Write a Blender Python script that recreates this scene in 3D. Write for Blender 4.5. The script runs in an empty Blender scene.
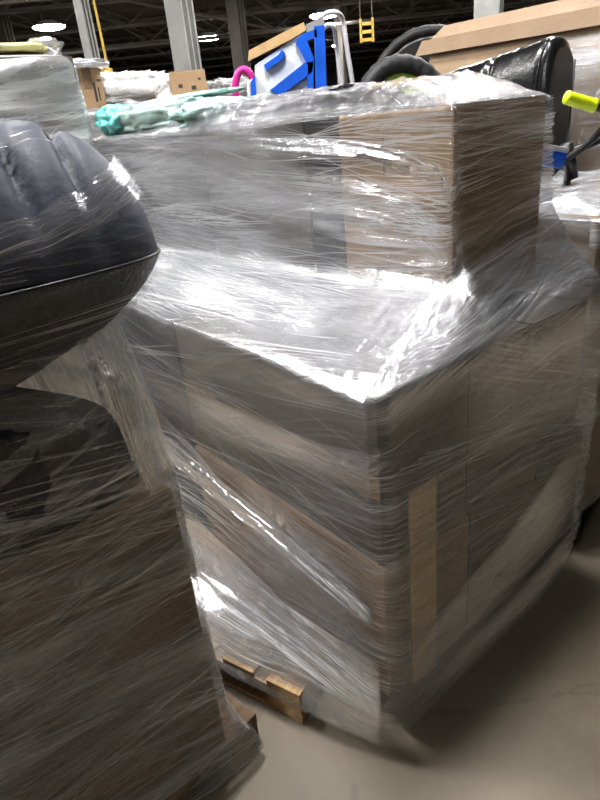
import bpy, bmesh, math, random
import numpy as np
from mathutils import Vector, Matrix, noise as mnoise

random.seed(7)
SC = bpy.context.scene
COL = SC.collection
R_ = math.radians
YAW = R_(36.0)                      # the pallet rows stand at this angle to the aisle
OX, OY = 0.14, 1.10                 # nearest corner of the main load
CR = (math.cos(YAW), math.sin(YAW)); CL = (-math.sin(YAW), math.cos(YAW))

def W(r, l, z=0.0):
    return Vector((OX + CR[0]*r + CL[0]*l, OY + CR[1]*r + CL[1]*l, z))

# ------------------------------------------------------------------ materials
def new_mat(name):
    m = bpy.data.materials.new(name); m.use_nodes = True
    nt = m.node_tree; nt.nodes.clear()
    return m, nt

class NB:
    """small node-tree builder"""
    def __init__(s, nt): s.nt = nt
    def n(s, t, **kw):
        nd = s.nt.nodes.new(t)
        for k, v in kw.items(): setattr(nd, k, v)
        return nd
    def put(s, sock, v):
        if isinstance(v, bpy.types.NodeSocket): s.nt.links.new(v, sock)
        else: sock.default_value = v
    def math(s, op, a, b=0.0, clamp=False):
        nd = s.n('ShaderNodeMath', operation=op); nd.use_clamp = clamp
        s.put(nd.inputs[0], a); s.put(nd.inputs[1], b); return nd.outputs[0]
    def noise(s, vec, scale=1.0, detail=2.0, rough=0.5, dist=0.0):
        nd = s.n('ShaderNodeTexNoise'); s.put(nd.inputs['Vector'], vec)
        nd.inputs['Scale'].default_value = scale; nd.inputs['Detail'].default_value = detail
        nd.inputs['Roughness'].default_value = rough; nd.inputs['Distortion'].default_value = dist
        return nd.outputs['Fac']
    def remap(s, v, a, b, c=0.0, d=1.0, smooth=True):
        nd = s.n('ShaderNodeMapRange'); nd.interpolation_type = 'SMOOTHSTEP' if smooth else 'LINEAR'
        s.put(nd.inputs['Value'], v)
        for i, x in zip((1, 2, 3, 4), (a, b, c, d)): nd.inputs[i].default_value = x
        return nd.outputs[0]
    def mapping(s, vec, rot=(0, 0, 0), scale=(1, 1, 1), loc=(0, 0, 0)):
        nd = s.n('ShaderNodeMapping'); s.put(nd.inputs['Vector'], vec)
        nd.inputs['Rotation'].default_value = rot; nd.inputs['Scale'].default_value = scale
        nd.inputs['Location'].default_value = loc
        return nd.outputs[0]
    def mixcol(s, f, a, b):
        nd = s.n('ShaderNodeMix', data_type='RGBA'); s.put(nd.inputs[0], f)
        s.put(nd.inputs[6], a); s.put(nd.inputs[7], b); return nd.outputs[2]
    def bump(s, h, strength=0.3, distance=0.01):
        nd = s.n('ShaderNodeBump'); s.put(nd.inputs['Height'], h)
        nd.inputs['Strength'].default_value = strength; nd.inputs['Distance'].default_value = distance
        return nd.outputs[0]
    def principled(s, col, rough=0.5, metal=0.0, spec=0.5, normal=None, sheen=0.0, coat=0.0):
        nd = s.n('ShaderNodeBsdfPrincipled')
        s.put(nd.inputs['Base Color'], col); s.put(nd.inputs['Roughness'], rough)
        nd.inputs['Metallic'].default_value = metal; nd.inputs['Specular IOR Level'].default_value = spec
        nd.inputs['Sheen Weight'].default_value = sheen; nd.inputs['Coat Weight'].default_value = coat
        if normal is not None: s.put(nd.inputs['Normal'], normal)
        return nd.outputs[0]
    def out(s, sh):
        o = s.n('ShaderNodeOutputMaterial'); s.nt.links.new(sh, o.inputs['Surface'])

def rgb(r, g, b): return (r, g, b, 1.0)

def simple(name, col, rough=0.5, metal=0.0, spec=0.5, var=0.12, scale=14.0, bump=0.0, bscale=60.0, coat=0.0):
    m, nt = new_mat(name); b = NB(nt)
    tc = b.n('ShaderNodeTexCoord').outputs['Object']
    f = b.remap(b.noise(tc, scale, 4.0), 0.3, 0.7)
    c = b.mixcol(f, rgb(*[x*(1-var) for x in col]), rgb(*[min(1, x*(1+var)) for x in col]))
    nrm = b.bump(b.noise(tc, bscale, 3.0), bump, 0.01) if bump else None
    b.out(b.principled(c, rough, metal, spec, nrm, coat=coat)); return m

def cardboard(name, col, dark=0.75, grime=0.0):
    m, nt = new_mat(name); b = NB(nt)
    tc = b.n('ShaderNodeTexCoord').outputs['Object']
    f1 = b.remap(b.noise(tc, 3.5, 4.0, 0.6), 0.3, 0.7)
    c = b.mixcol(f1, rgb(*[x*dark for x in col]), rgb(*col))
    fib = b.noise(b.mapping(tc, scale=(14, 14, 260)), 1.0, 2.0)
    c = b.mixcol(b.remap(fib, 0.35, 0.75, 0.0, 0.25), c, rgb(*[x*0.6 for x in col]))
    if grime:
        g = b.remap(b.noise(tc, 5.5, 6.0, 0.7, 0.6), 0.5, 0.68, 0.0, grime)
        c = b.mixcol(g, c, rgb(0.025, 0.02, 0.017))
    nrm = b.bump(b.noise(tc, 22.0, 4.0), 0.25, 0.01)
    b.out(b.principled(c, 0.75, 0, 0.25, nrm)); return m

def wood(name, c1, c2):
    m, nt = new_mat(name); b = NB(nt)
    tc = b.n('ShaderNodeTexCoord').outputs['Object']
    g = b.noise(b.mapping(tc, scale=(3, 34, 34)), 1.0, 5.0, 0.6, 1.2)
    k = b.noise(tc, 6.0, 4.0)
    c = b.mixcol(b.remap(g, 0.35, 0.68), rgb(*c1), rgb(*c2))
    c = b.mixcol(b.remap(k, 0.55, 0.75, 0, 0.55), c, rgb(*[x*0.4 for x in c1]))
    b.out(b.principled(c, 0.8, 0, 0.2, b.bump(g, 0.4, 0.008))); return m

def film(name, veil=0.25, strand=0.5, base=0.03, fams=((0.0, 1.0), (18.0, 0.7), (-14.0, 0.7)), crinkle=0.3,
         gloss=1.0, rough=0.16, col=(0.78, 0.81, 0.86), bump=0.35, fine=1.0, lanes=1.0, seed=0.0, trans=0.22):
    """clear stretch film: thin strands and cloudy veils pulled along U, glossy wrinkles"""
    m, nt = new_mat(name); b = NB(nt)
    uv = b.n('ShaderNodeUVMap'); uv.uv_map = 'UVMap'; uvo = uv.outputs[0]
    wob = b.n('ShaderNodeTexNoise'); b.put(wob.inputs['Vector'], uvo); wob.inputs['Scale'].default_value = 1.7; wob.inputs['Detail'].default_value = 1.0
    vm = b.n('ShaderNodeVectorMath', operation='MULTIPLY_ADD')
    b.put(vm.inputs[0], wob.outputs['Color']); vm.inputs[1].default_value = (0.0, 0.10, 0.0); b.put(vm.inputs[2], uvo)
    base_v = vm.outputs[0]
    tot = None; hgt = None
    for i, (ang, wt) in enumerate(fams):
        v = b.mapping(base_v, rot=(0, 0, R_(ang)), loc=(seed + 3.7*i, 1.3*i, seed))
        st = b.noise(b.mapping(v, scale=(1.5, 70*fine, 1)), 1.0, 4.0, 0.62)
        sf = b.noise(b.mapping(v, scale=(3.5, 240*fine, 1)), 1.0, 2.0, 0.6)
        ve = b.noise(b.mapping(v, scale=(0.8, 9, 1)), 1.0, 3.0, 0.6)
        lane = b.remap(b.noise(b.mapping(v, scale=(0.9, 3.5*lanes, 1), loc=(5, 2, 0)), 1.0, 2.0), 0.40, 0.62)
        s1 = b.remap(st, 0.54, 0.74); s2 = b.remap(sf, 0.57, 0.76, 0, 0.8)
        k = b.math('MULTIPLY', b.math('ADD', s1, s2), strand*wt)
        k = b.math('ADD', k, b.remap(ve, 0.42, 0.74, 0, veil*1.6*wt))
        k = b.math('MULTIPLY', k, b.math('ADD', lane, 0.25))
        tot = k if tot is None else b.math('ADD', tot, k)
        h = b.math('MULTIPLY', b.math('ADD', st, b.math('MULTIPLY', sf, 0.35)), b.math('ADD', b.math('MULTIPLY', lane, wt), 0.1))
        hgt = h if hgt is None else b.math('ADD', hgt, h)
    cr = b.n('ShaderNodeTexNoise'); b.put(cr.inputs['Vector'], uvo); cr.inputs['Scale'].default_value = 24.0
    cr.inputs['Detail'].default_value = 4.0; cr.inputs['Distortion'].default_value = 1.2
    crm = b.remap(b.noise(uvo, 2.3, 2.0), 0.42, 0.65, 0.25, 1.0)
    hgt = b.math('ADD', hgt, b.math('MULTIPLY', b.math('MULTIPLY', cr.outputs['Fac'], crm), crinkle*2.5))
    spk = b.math('MULTIPLY', b.remap(cr.outputs['Fac'], 0.62, 0.72, 0, crinkle), crm)
    pl = b.n('ShaderNodeAttribute'); pl.attribute_name = 'plies_glare'
    alpha = b.math('MULTIPLY', b.math('ADD', b.math('ADD', tot, base), spk), pl.outputs['Fac'])
    alpha = b.math('MINIMUM', alpha, 0.92)
    nrm = b.bump(hgt, bump, 0.02)
    dif = b.n('ShaderNodeBsdfDiffuse'); dif.inputs[0].default_value = rgb(*col); b.put(dif.inputs['Normal'], nrm)
    trl = b.n('ShaderNodeBsdfTranslucent'); trl.inputs[0].default_value = rgb(*col)
    m0 = b.n('ShaderNodeMixShader'); m0.inputs[0].default_value = trans
    nt.links.new(dif.outputs[0], m0.inputs[1]); nt.links.new(trl.outputs[0], m0.inputs[2])
    tr = b.n('ShaderNodeBsdfTransparent'); tr.inputs[0].default_value = rgb(0.97, 0.97, 0.97)
    m1 = b.n('ShaderNodeMixShader'); b.put(m1.inputs[0], alpha)
    nt.links.new(tr.outputs[0], m1.inputs[1]); nt.links.new(m0.outputs[0], m1.inputs[2])
    gl = b.n('ShaderNodeBsdfGlossy'); gl.inputs['Color'].default_value = rgb(0.95, 0.96, 1.0)
    gl.inputs['Roughness'].default_value = rough; b.put(gl.inputs['Normal'], nrm)
    fr = b.n('ShaderNodeFresnel'); fr.inputs['IOR'].default_value = 1.5; b.put(fr.inputs['Normal'], nrm)
    gf = b.math('MULTIPLY', fr.outputs[0], b.math('ADD', b.math('MULTIPLY', alpha, 1.3*gloss), b.math('MULTIPLY', b.math('MINIMUM', pl.outputs['Fac'], 1.2), 0.45*gloss)), True)
    gf = b.math('MINIMUM', gf, 0.8)
    m2 = b.n('ShaderNodeMixShader'); b.put(m2.inputs[0], gf)
    nt.links.new(m1.outputs[0], m2.inputs[1]); nt.links.new(gl.outputs[0], m2.inputs[2])
    b.out(m2.outputs[0]); return m

def emit(name, col, strength):
    m, nt = new_mat(name); b = NB(nt)
    e = b.n('ShaderNodeEmission'); e.inputs[0].default_value = rgb(*col); e.inputs[1].default_value = strength
    b.out(e.outputs[0]); return m

def concrete(name):
    m, nt = new_mat(name); b = NB(nt)
    tc = b.n('ShaderNodeTexCoord').outputs['Object']
    a = b.remap(b.noise(tc, 1.3, 6.0, 0.6), 0.3, 0.7); d = b.noise(tc, 42.0, 4.0, 0.7)
    c = b.mixcol(a, rgb(0.130, 0.105, 0.072), rgb(0.21, 0.175, 0.122))
    c = b.mixcol(b.remap(d, 0.35, 0.75, 0, 0.35), c, rgb(0.17, 0.145, 0.115))
    vo = b.n('ShaderNodeTexVoronoi', feature='DISTANCE_TO_EDGE')
    b.put(vo.inputs['Vector'], b.mapping(tc, loc=(0.4, 0.13, 0))); vo.inputs['Scale'].default_value = 0.55
    vd = b.math('ADD', vo.outputs['Distance'], b.math('MULTIPLY', b.math('SUBTRACT', b.noise(tc, 9.0, 4.0), 0.5), 0.05))
    crk = b.remap(b.math('ABSOLUTE', vd), 0.0, 0.006, 0.45, 0.0)
    c = b.mixcol(crk, c, rgb(0.09, 0.075, 0.06))
    b.out(b.principled(c, b.remap(a, 0, 1, 0.38, 0.6), 0, 0.45, b.bump(d, 0.08, 0.006))); return m

def leather(name, col, rough=0.35, bscale=90.0, bs=0.25, spec=0.55):
    m, nt = new_mat(name); b = NB(nt)
    tc = b.n('ShaderNodeTexCoord').outputs['Object']
    f = b.remap(b.noise(tc, 6.0, 4.0), 0.3, 0.7)
    c = b.mixcol(f, rgb(*[x*0.7 for x in col]), rgb(*col))
    h = b.math('ADD', b.noise(tc, bscale, 3.0), b.math('MULTIPLY', b.noise(tc, 9.0, 4.0, 0.6), 2.0))
    b.out(b.principled(c, rough, 0, spec, b.bump(h, bs, 0.012))); return m

M = {}
M['floor'] = concrete('polished concrete')
M['ceil'] = simple('dark roof deck', (0.035, 0.029, 0.023), 0.9, var=0.5, scale=0.8)
M['steel_dark'] = simple('dark painted steel', (0.075, 0.065, 0.055), 0.7, var=0.3, scale=2)
M['steel_light'] = simple('pale grey painted steel', (0.30, 0.30, 0.29), 0.55, var=0.15, scale=3)
M['wall'] = simple('grey warehouse wall', (0.10, 0.10, 0.10), 0.9, var=0.3, scale=0.4)
M['lamp'] = emit('lit lamp diffuser', (1.0, 0.98, 0.96), 120.0)
M['lamp_body'] = simple('white lamp housing', (0.5, 0.5, 0.5), 0.5)
M['card_tan'] = cardboard('tan cardboard', (0.40, 0.265, 0.15), 0.8, 0.25)
M['card_brown'] = cardboard('brown cardboard', (0.235, 0.15, 0.085), 0.75, 0.5)
M['card_pale'] = cardboard('pale tan cardboard', (0.47, 0.335, 0.215), 0.85, 0.1)
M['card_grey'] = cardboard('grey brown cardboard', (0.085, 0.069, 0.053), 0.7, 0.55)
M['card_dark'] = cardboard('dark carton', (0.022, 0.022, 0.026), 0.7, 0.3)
M['card_flap'] = cardboard('brown carton flap', (0.31, 0.215, 0.14), 0.85, 0.1)
M['card_edge'] = simple('cut cardboard edge', (0.30, 0.19, 0.10), 0.85)
M['tape'] = simple('brown parcel tape', (0.19, 0.12, 0.07), 0.3)
M['ink'] = simple('dark printed ink', (0.03, 0.028, 0.026), 0.7)
M['black'] = simple('black plastic', (0.012, 0.012, 0.013), 0.35)
M['black_bag'] = leather('black poly bag', (0.02, 0.02, 0.026), 0.3, 25.0, 0.5)
M['plum_bag'] = leather('grey plum bag', (0.17, 0.165, 0.19), 0.35, 20.0, 0.4)
M['rubber'] = simple('black rubber', (0.006, 0.006, 0.007), 0.6, bump=0.4, bscale=40)
M['navy'] = leather('slate blue upholstery', (0.060, 0.067, 0.098), 0.55, 160.0, 0.10, 0.25)
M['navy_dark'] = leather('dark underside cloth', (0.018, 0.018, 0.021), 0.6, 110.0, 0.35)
M['leather'] = leather('black leather', (0.006, 0.006, 0.007), 0.26, 70.0, 0.10)
M['wood'] = wood('pallet wood', (0.30, 0.19, 0.095), (0.50, 0.34, 0.18))
M['wood_old'] = wood('weathered pallet wood', (0.13, 0.085, 0.05), (0.22, 0.15, 0.095))
M['rail'] = simple('tan board', (0.56, 0.36, 0.17), 0.6)
M['blue'] = simple('bright blue plastic', (0.01, 0.10, 0.62), 0.35)
M['white_board'] = simple('white board', (0.72, 0.74, 0.74), 0.4, var=0.06)
M['white_tube'] = simple('white powder coated tube', (0.66, 0.66, 0.67), 0.3, var=0.05)
M['grey_plastic'] = simple('grey plastic', (0.30, 0.30, 0.32), 0.4)
M['pink'] = simple('magenta plastic', (0.50, 0.015, 0.22), 0.35)
M['lime'] = simple('yellow green rubber', (0.62, 0.78, 0.01), 0.4, var=0.05)
M['green'] = simple('lime green plastic', (0.36, 0.48, 0.08), 0.4)
M['yellow'] = simple('yellow painted steel', (0.50, 0.33, 0.05), 0.5)
M['mint'] = leather('mint plastic sheet', (0.50, 0.78, 0.72), 0.35, 14.0, 0.35)
M['mint_grey'] = leather('grey green plastic', (0.30, 0.42, 0.385), 0.4, 14.0, 0.3)
M['teal'] = leather('bright teal plastic', (0.22, 0.74, 0.70), 0.3, 10.0, 0.8)
M['white_plastic'] = leather('crinkled white plastic', (.82, .82, .82), .3, 12.0, .9)
M['paper'] = simple('white paper', (0.8, 0.8, 0.79), 0.7, var=0.04)
M['yellow_pad'] = simple('pale yellow foam', (0.72, 0.66, 0.30), 0.7)
M['tan_strip'] = cardboard('tan corner board', (0.60, 0.43, 0.22), 0.85, 0.05)
def strand_mat(name, op):
    m, nt = new_mat(name); b = NB(nt)
    d = b.n('ShaderNodeBsdfDiffuse'); d.inputs[0].default_value = rgb(.86, .87, .88)
    g = b.n('ShaderNodeBsdfGlossy'); g.inputs[0].default_value = rgb(.95, .95, .97); g.inputs['Roughness'].default_value = .3
    t = b.n('ShaderNodeBsdfTransparent')
    a = b.n('ShaderNodeMixShader'); a.inputs[0].default_value = .4; nt.links.new(d.outputs[0], a.inputs[1]); nt.links.new(g.outputs[0], a.inputs[2])
    c = b.n('ShaderNodeMixShader'); c.inputs[0].default_value = op; nt.links.new(t.outputs[0], c.inputs[1]); nt.links.new(a.outputs[0], c.inputs[2])
    b.out(c.outputs[0]); return m
M['strand'] = strand_mat('tight film folds', .72)
M['strand_soft'] = strand_mat('faint film folds', .21)
M['film_main'] = film('stretch film on load', veil=0.13, strand=0.34, base=0.025, crinkle=0.16, gloss=0.9, rough=0.26)
M['film_left'] = film('stretch film on near load', veil=0.10, strand=0.22, base=0.02, col=(0.74, 0.72, 0.68),
                      fams=((0, 1.0), (-24, 0.6), (12, 0.7)), crinkle=0.08, gloss=0.6, rough=0.22, seed=4.0)
M['film_band'] = film('gathered stretch film', veil=0.45, strand=0.55, base=0.10, fams=((0, 1.0), (4, 0.6)), crinkle=0.25,
                      gloss=1.6, rough=0.2, col=(0.88, 0.89, 0.91), lanes=2.0, seed=9.0)
M['film_white_glare'] = film('gathered film with white glare', veil=0.8, strand=0.9, base=0.22, fams=((0, 1.0), (3, 0.8)), crinkle=0.45, gloss=2.2, rough=0.2, col=(0.92, 0.93, 0.95), lanes=2.0, seed=19.0)  # gathered film whose white colour also carries painted glare and glints
M['film_cushion'] = film('stretch film over upholstery', veil=0.02, strand=0.08, base=0.004, fams=((0, 1.0), (14, 0.8), (-9, 0.6)),
                         crinkle=0.02, gloss=0.10, rough=0.36, seed=2.0)
M['film_crumple'] = film('crumpled clear plastic', veil=0.06, strand=0.08, base=0.03, fams=((0, 0.6), (50, 0.6)), crinkle=0.28,
                         gloss=1.3, rough=0.18, bump=0.6, fine=0.4, seed=6.0)
M['film_far'] = film('white looking stretch film', veil=0.42, strand=0.42, base=0.16, crinkle=0.4, gloss=1.4, rough=0.2,
                     col=(0.86, 0.87, 0.88), seed=12.0)
M['film_right'] = film('stretch film on right load', veil=0.26, strand=0.35, base=0.08, crinkle=0.35, gloss=1.6, rough=0.18,
                       fams=((0, 1.0), (7, 0.7)), seed=15.0)

# ------------------------------------------------------------------ object helpers
def link(o, parent=None):
    COL.objects.link(o)
    if parent is not None: o.parent = parent
    return o

def tag(o, label=None, cat=None, group=None, kind=None):
    if label: o['label'] = label
    if cat: o['category'] = cat
    if group: o['group'] = group
    if kind: o['kind'] = kind
    return o

def empty(name, loc, rz=0.0):
    o = bpy.data.objects.new(name, None); o.location = loc; o.rotation_euler = (0, 0, rz)
    o.empty_display_size = 0.1
    return link(o)

def mesh_obj(name, bm, mat, parent=None, loc=None, rz=None, smooth=False):
    me = bpy.data.meshes.new(name)
    bmesh.ops.recalc_face_normals(bm, faces=bm.faces)
    bm.to_mesh(me); bm.free()
    mats = mat if isinstance(mat, (list, tuple)) else [mat]
    for q in mats: me.materials.append(q)
    if smooth:
        for p in me.polygons: p.use_smooth = True
    o = bpy.data.objects.new(name, me)
    if loc is not None: o.location = loc
    if rz is not None: o.rotation_euler = (0, 0, rz)
    return link(o, parent)

def add_box(bm, c, d, rot=None, bevel=0.0):
    r = bmesh.ops.create_cube(bm, size=1.0); vs = r['verts']
    bmesh.ops.scale(bm, vec=d, verts=vs)
    if bevel:
        es = list({e for v in vs for e in v.link_edges})
        g = bmesh.ops.bevel(bm, geom=es, offset=bevel, segments=2, affect='EDGES', profile=0.7)
        vs = list({v for f in g['faces'] for v in f.verts} | {v for v in vs if v.is_valid})
    if rot is not None: bmesh.ops.rotate(bm, verts=vs, cent=(0, 0, 0), matrix=rot)
    bmesh.ops.translate(bm, vec=c, verts=vs)
    return vs

def add_tube(bm, pts, rad, n=10, closed=False, caps=True):
    pts = [Vector(p) for p in pts]; N = len(pts); rings = []
    up = Vector((0, 0, 1)); prev = None
    for i, p in enumerate(pts):
        if closed: t = pts[(i+1) % N]-pts[i-1]
        else: t = pts[min(i+1, N-1)]-pts[max(i-1, 0)]
        t.normalize()
        if prev is None:
            a = t.cross(up)
            if a.length < 1e-3: a = t.cross(Vector((1, 0, 0)))
            a.normalize()
        else:
            a = prev-t*prev.dot(t); a.normalize()
        prev = a; bb = t.cross(a)
        rr = rad[i] if isinstance(rad, (list, tuple)) else rad
        rings.append([bm.verts.new(p+(a*math.cos(2*math.pi*k/n)+bb*math.sin(2*math.pi*k/n))*rr) for k in range(n)])
    m = N if closed else N-1
    for i in range(m):
        A, B = rings[i], rings[(i+1) % N]
        for k in range(n): bm.faces.new((A[k], A[(k+1) % n], B[(k+1) % n], B[k]))
    if caps and not closed:
        bm.faces.new(rings[0]); bm.faces.new(rings[-1][::-1])

def smooth_path(pts, n=8):
    pts = [Vector(p) for p in pts]; out = []
    for i in range(len(pts)-1):
        p0 = pts[max(i-1, 0)]; p1 = pts[i]; p2 = pts[i+1]; p3 = pts[min(i+2, len(pts)-1)]
        for k in range(n):
            t = k/n
            out.append(0.5*((2*p1)+(p2-p0)*t+(2*p0-5*p1+4*p2-p3)*t*t+(3*p1-p0-3*p2+p3)*t**3))
    out.append(pts[-1]); return out

def grid_obj(name, P, mat, parent=None, uv=None, loc=None, rz=None, wrap=False, smooth=True, thick=0.0, plies_glare=None):
    """P: (n, m, 3) array of points -> one sheet with UVs in metres"""
    P = np.asarray(P, float); n, m = P.shape[:2]
    if uv is None:
        du = np.linalg.norm(np.diff(P, axis=0), axis=2).mean(axis=1); u = np.concatenate([[0], np.cumsum(du)])
        dv = np.linalg.norm(np.diff(P, axis=1), axis=2); v = np.concatenate([np.zeros((n, 1)), np.cumsum(dv, axis=1)], axis=1)
        uv = np.stack([np.repeat(u[:, None], m, 1), v], axis=2)
    verts = [tuple(p) for p in P.reshape(-1, 3)]
    faces = []; fuv = []
    rng = range(n) if wrap else range(n-1)
    for i in rng:
        j = (i+1) % n
        for k in range(m-1):
            faces.append((i*m+k, j*m+k, j*m+k+1, i*m+k+1))
            uj = uv[j]
            if wrap and j == 0:
                uj = uv[0].copy(); uj[:, 0] = uv[n-1, :, 0]+(uv[1, 0, 0]-uv[0, 0, 0])
            fuv += [uv[i, k], uj[k], uj[k+1], uv[i, k+1]]
    me = bpy.data.meshes.new(name); me.from_pydata(verts, [], faces)
    lay = me.uv_layers.new(name='UVMap')
    lay.data.foreach_set('uv', np.asarray(fuv, float).reshape(-1))
    at = me.attributes.new('plies_glare', 'FLOAT', 'POINT')          # turns of film lying here, raised where glare is painted
    at.data.foreach_set('value', np.ones(n*m) if plies_glare is None else np.asarray(plies_glare, float).reshape(-1))
    me.materials.append(mat)
    if smooth:
        for p in me.polygons: p.use_smooth = True
    me.update()
    o = bpy.data.objects.new(name, me)
    if loc is not None: o.location = loc
    if rz is not None: o.rotation_euler = (0, 0, rz)
    link(o, parent)
    if thick:
        s = o.modifiers.new('thickness', 'SOLIDIFY'); s.thickness = thick; s.offset = 0
    return o

def nz(x, y, z=0.0): return mnoise.noise(Vector((x, y, z)))
def fbm(x, y, z=0.0, o=4): return mnoise.fractal(Vector((x, y, z)), 0.9, 2.1, o)
def ridge(x, y, z=0.0, o=4):
    a = 0.0; w = 1.0; t = 0.0
    for i in range(o):
        a += w*(1-2*abs(nz(x, y, z+i*3.1))); t += w
        x *= 2.05; y *= 2.05; w *= 0.5
    return a/t

def strands(parent, P, n, seed, slopes=((0, 8), (14, 8), (-12, 8)), wid=(.0004, .0016), length=(.15, .9), off=.005, bundle=8, vmin=0.0, vmax=1.0, umin=0.0, umax=1.0, spread=.05, mat=None):
    """fine stretched filaments and tight folds of the film, lying on it"""
    rnd = random.Random(seed); n0, m0 = P.shape[:2]; N = normals(P)
    c = P.reshape(-1, 3).mean(0); c[2] = P[..., 2].mean()
    sg = 1.0 if ((P-c)*N).sum(2).mean() > 0 else -1.0
    du = np.linalg.norm(np.diff(P, axis=0), axis=2).mean(axis=1); u = np.concatenate([[0], np.cumsum(du)])
    dv = np.linalg.norm(np.diff(P, axis=1), axis=2).mean(axis=0); v = np.concatenate([[0], np.cumsum(dv)])
    U, V = u[-1], v[-1]; V0, V1 = vmin*V, vmax*V; U0, U1 = umin*U, umax*U
    iu, iv = np.arange(n0), np.arange(m0)
    def at(a, b):
        i = float(np.interp(a, u, iu)); j = float(np.interp(b, v, iv)); i0 = min(int(i), n0-2); j0 = min(int(j), m0-2); x, y = i-i0, j-j0
        f = lambda A: A[i0, j0]*(1-x)*(1-y)+A[i0+1, j0]*x*(1-y)+A[i0, j0+1]*(1-x)*y+A[i0+1, j0+1]*x*y
        return f(P), f(N)*sg
    verts = []; faces = []; made = 0
    while made < n:
        bu, bv = rnd.uniform(U0, U1), rnd.uniform(V0, V1); s0 = rnd.choice(slopes); ang = math.radians(rnd.gauss(s0[0], s0[1]))
        cnt = rnd.randint(1, bundle*2); sp = spread*rnd.choice((.15, .35, .6, 1.0)); fan = rnd.uniform(-.10, .10); wb = rnd.uniform(.5, 1.0)
        for q in range(cnt):
            o = rnd.gauss(0, sp); a0 = bu+rnd.uniform(-.12, .12); L = rnd.uniform(*length)*wb; sl = math.tan(ang+fan*o/sp); h = rnd.uniform(*wid)*wb
            steps = max(6, int(L/.03)); base = len(verts); row = 0
            for k in range(steps+1):
                t = k/steps; a = a0-L/2+L*t; bb = bv+o+sl*(a-bu)+.004*math.sin(a*9+o*80)
                if a < U0 or a > U1 or bb < V0 or bb > V1-.002: break
                e = h*math.sin(math.pi*min(1, max(0.02, t)))**.6
                p1, nn = at(a, bb-e); p2, _ = at(a, bb+e)
                verts.append(p1+nn*off); verts.append(p2+nn*(off+h*.5))
                if row: faces.append((base+2*row-2, base+2*row, base+2*row+1, base+2*row-1))
                row += 1
            made += 1
    me = bpy.data.meshes.new('film_strands'); me.from_pydata([tuple(x) for x in verts], [], faces); me.materials.append(mat or M['strand']); me.update()
    for p in me.polygons: p.use_smooth = True
    o = bpy.data.objects.new('film_strands', me); link(o, parent); tag(o, kind='stuff'); return o

# ------------------------------------------------------------------ camera
PITCH, ROLL = R_(24.6), R_(5.9)
cam_d = bpy.data.cameras.new('camera'); cam = bpy.data.objects.new('camera', cam_d); link(cam)
fwd = Vector((0, math.cos(PITCH), -math.sin(PITCH))); dn = Vector((0, -math.sin(PITCH), -math.cos(PITCH))); rt = Vector((1, 0, 0))
ex = rt*math.cos(ROLL)+dn*math.sin(ROLL); ey = -(dn*math.cos(ROLL)-rt*math.sin(ROLL)); ez = -fwd
cam.matrix_world = Matrix(((ex.x, ey.x, ez.x, 0), (ex.y, ey.y, ez.y, 0), (ex.z, ey.z, ez.z, 1.55), (0, 0, 0, 1)))
cam_d.sensor_fit = 'VERTICAL'; cam_d.sensor_height = 32.0; cam_d.lens = 24.0; cam_d.clip_start = 0.05; cam_d.clip_end = 200
SC.camera = cam

# ------------------------------------------------------------------ building shell
def struct(name, bm, mat, **k):
    return tag(mesh_obj(name, bm, mat, **k), kind='structure')

ZC = 6.4
XA, XB, YA, YB = -30.0, 34.0, -14.0, 62.0
bm = bmesh.new(); add_box(bm, ((XA+XB)/2, (YA+YB)/2, -0.1), (XB-XA, YB-YA, 0.2)); struct('floor', bm, M['floor'])
bm = bmesh.new(); add_box(bm, ((XA+XB)/2, (YA+YB)/2, ZC+0.1), (XB-XA, YB-YA, 0.2)); struct('ceiling', bm, M['ceil'])
for nm, c, d in (('wall_far', ((XA+XB)/2, YB+.1, ZC/2), (XB-XA, .2, ZC)), ('wall_near', ((XA+XB)/2, YA-.1, ZC/2), (XB-XA, .2, ZC)),
                 ('wall_left', (XA-.1, (YA+YB)/2, ZC/2), (.2, YB-YA, ZC)), ('wall_right', (XB+.1, (YA+YB)/2, ZC/2), (.2, YB-YA, ZC))):
    bm = bmesh.new(); add_box(bm, c, d); struct(nm, bm, M['wall'])

# open-web roof joists and the girders carrying them
def beam(bm, a, b, w, h):
    a = Vector(a); b = Vector(b); d = b-a; L = d.length
    rot = d.to_track_quat('X', 'Z').to_matrix()
    add_box(bm, (a+b)/2, (L, w, h), rot)

for k in range(11):
    bm = bmesh.new(); y = 8.0+4.6*k
    beam(bm, (-26, y, 5.45), (30, y, 5.45), .12, .10); beam(bm, (-26, y, 6.3), (30, y, 6.3), .14, .12)
    x = -26.0; s = 0
    while x < 30:
        beam(bm, (x, y, 5.45 if s else 6.3), (x+1.4, y, 6.3 if s else 5.45), .06, .06); x += 1.4; s = 1-s
    struct('roof_girder', bm, M['steel_dark'])
for k in range(13):
    bm = bmesh.new(); x = -19.0+3.1*k
    beam(bm, (x, 7, 6.02), (x+9.0, 60, 6.02), .07, .07); beam(bm, (x, 7, 6.34), (x+9.0, 60, 6.34), .09, .07)
    for j in range(34):
        t0, t1 = j/34, (j+1)/34
        beam(bm, (x+9*t0, 7+53*t0, 6.02 if j % 2 else 6.34), (x+9*t1, 7+53*t1, 6.34 if j % 2 else 6.02), .04, .04)
    struct('roof_joist', bm, M['steel_dark'])
for (a, b, r) in (((-20, 17, 4.9), (26, 19, 4.9), .05), ((-20, 26, 4.7), (26, 25, 4.7), .06), ((-9, 10, 5.2), (12, 52, 5.2), .05)):
    bm = bmesh.new(); add_tube(bm, [a, b], r, 8); struct('sprinkler_pipe', bm, M['steel_dark'])

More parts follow.
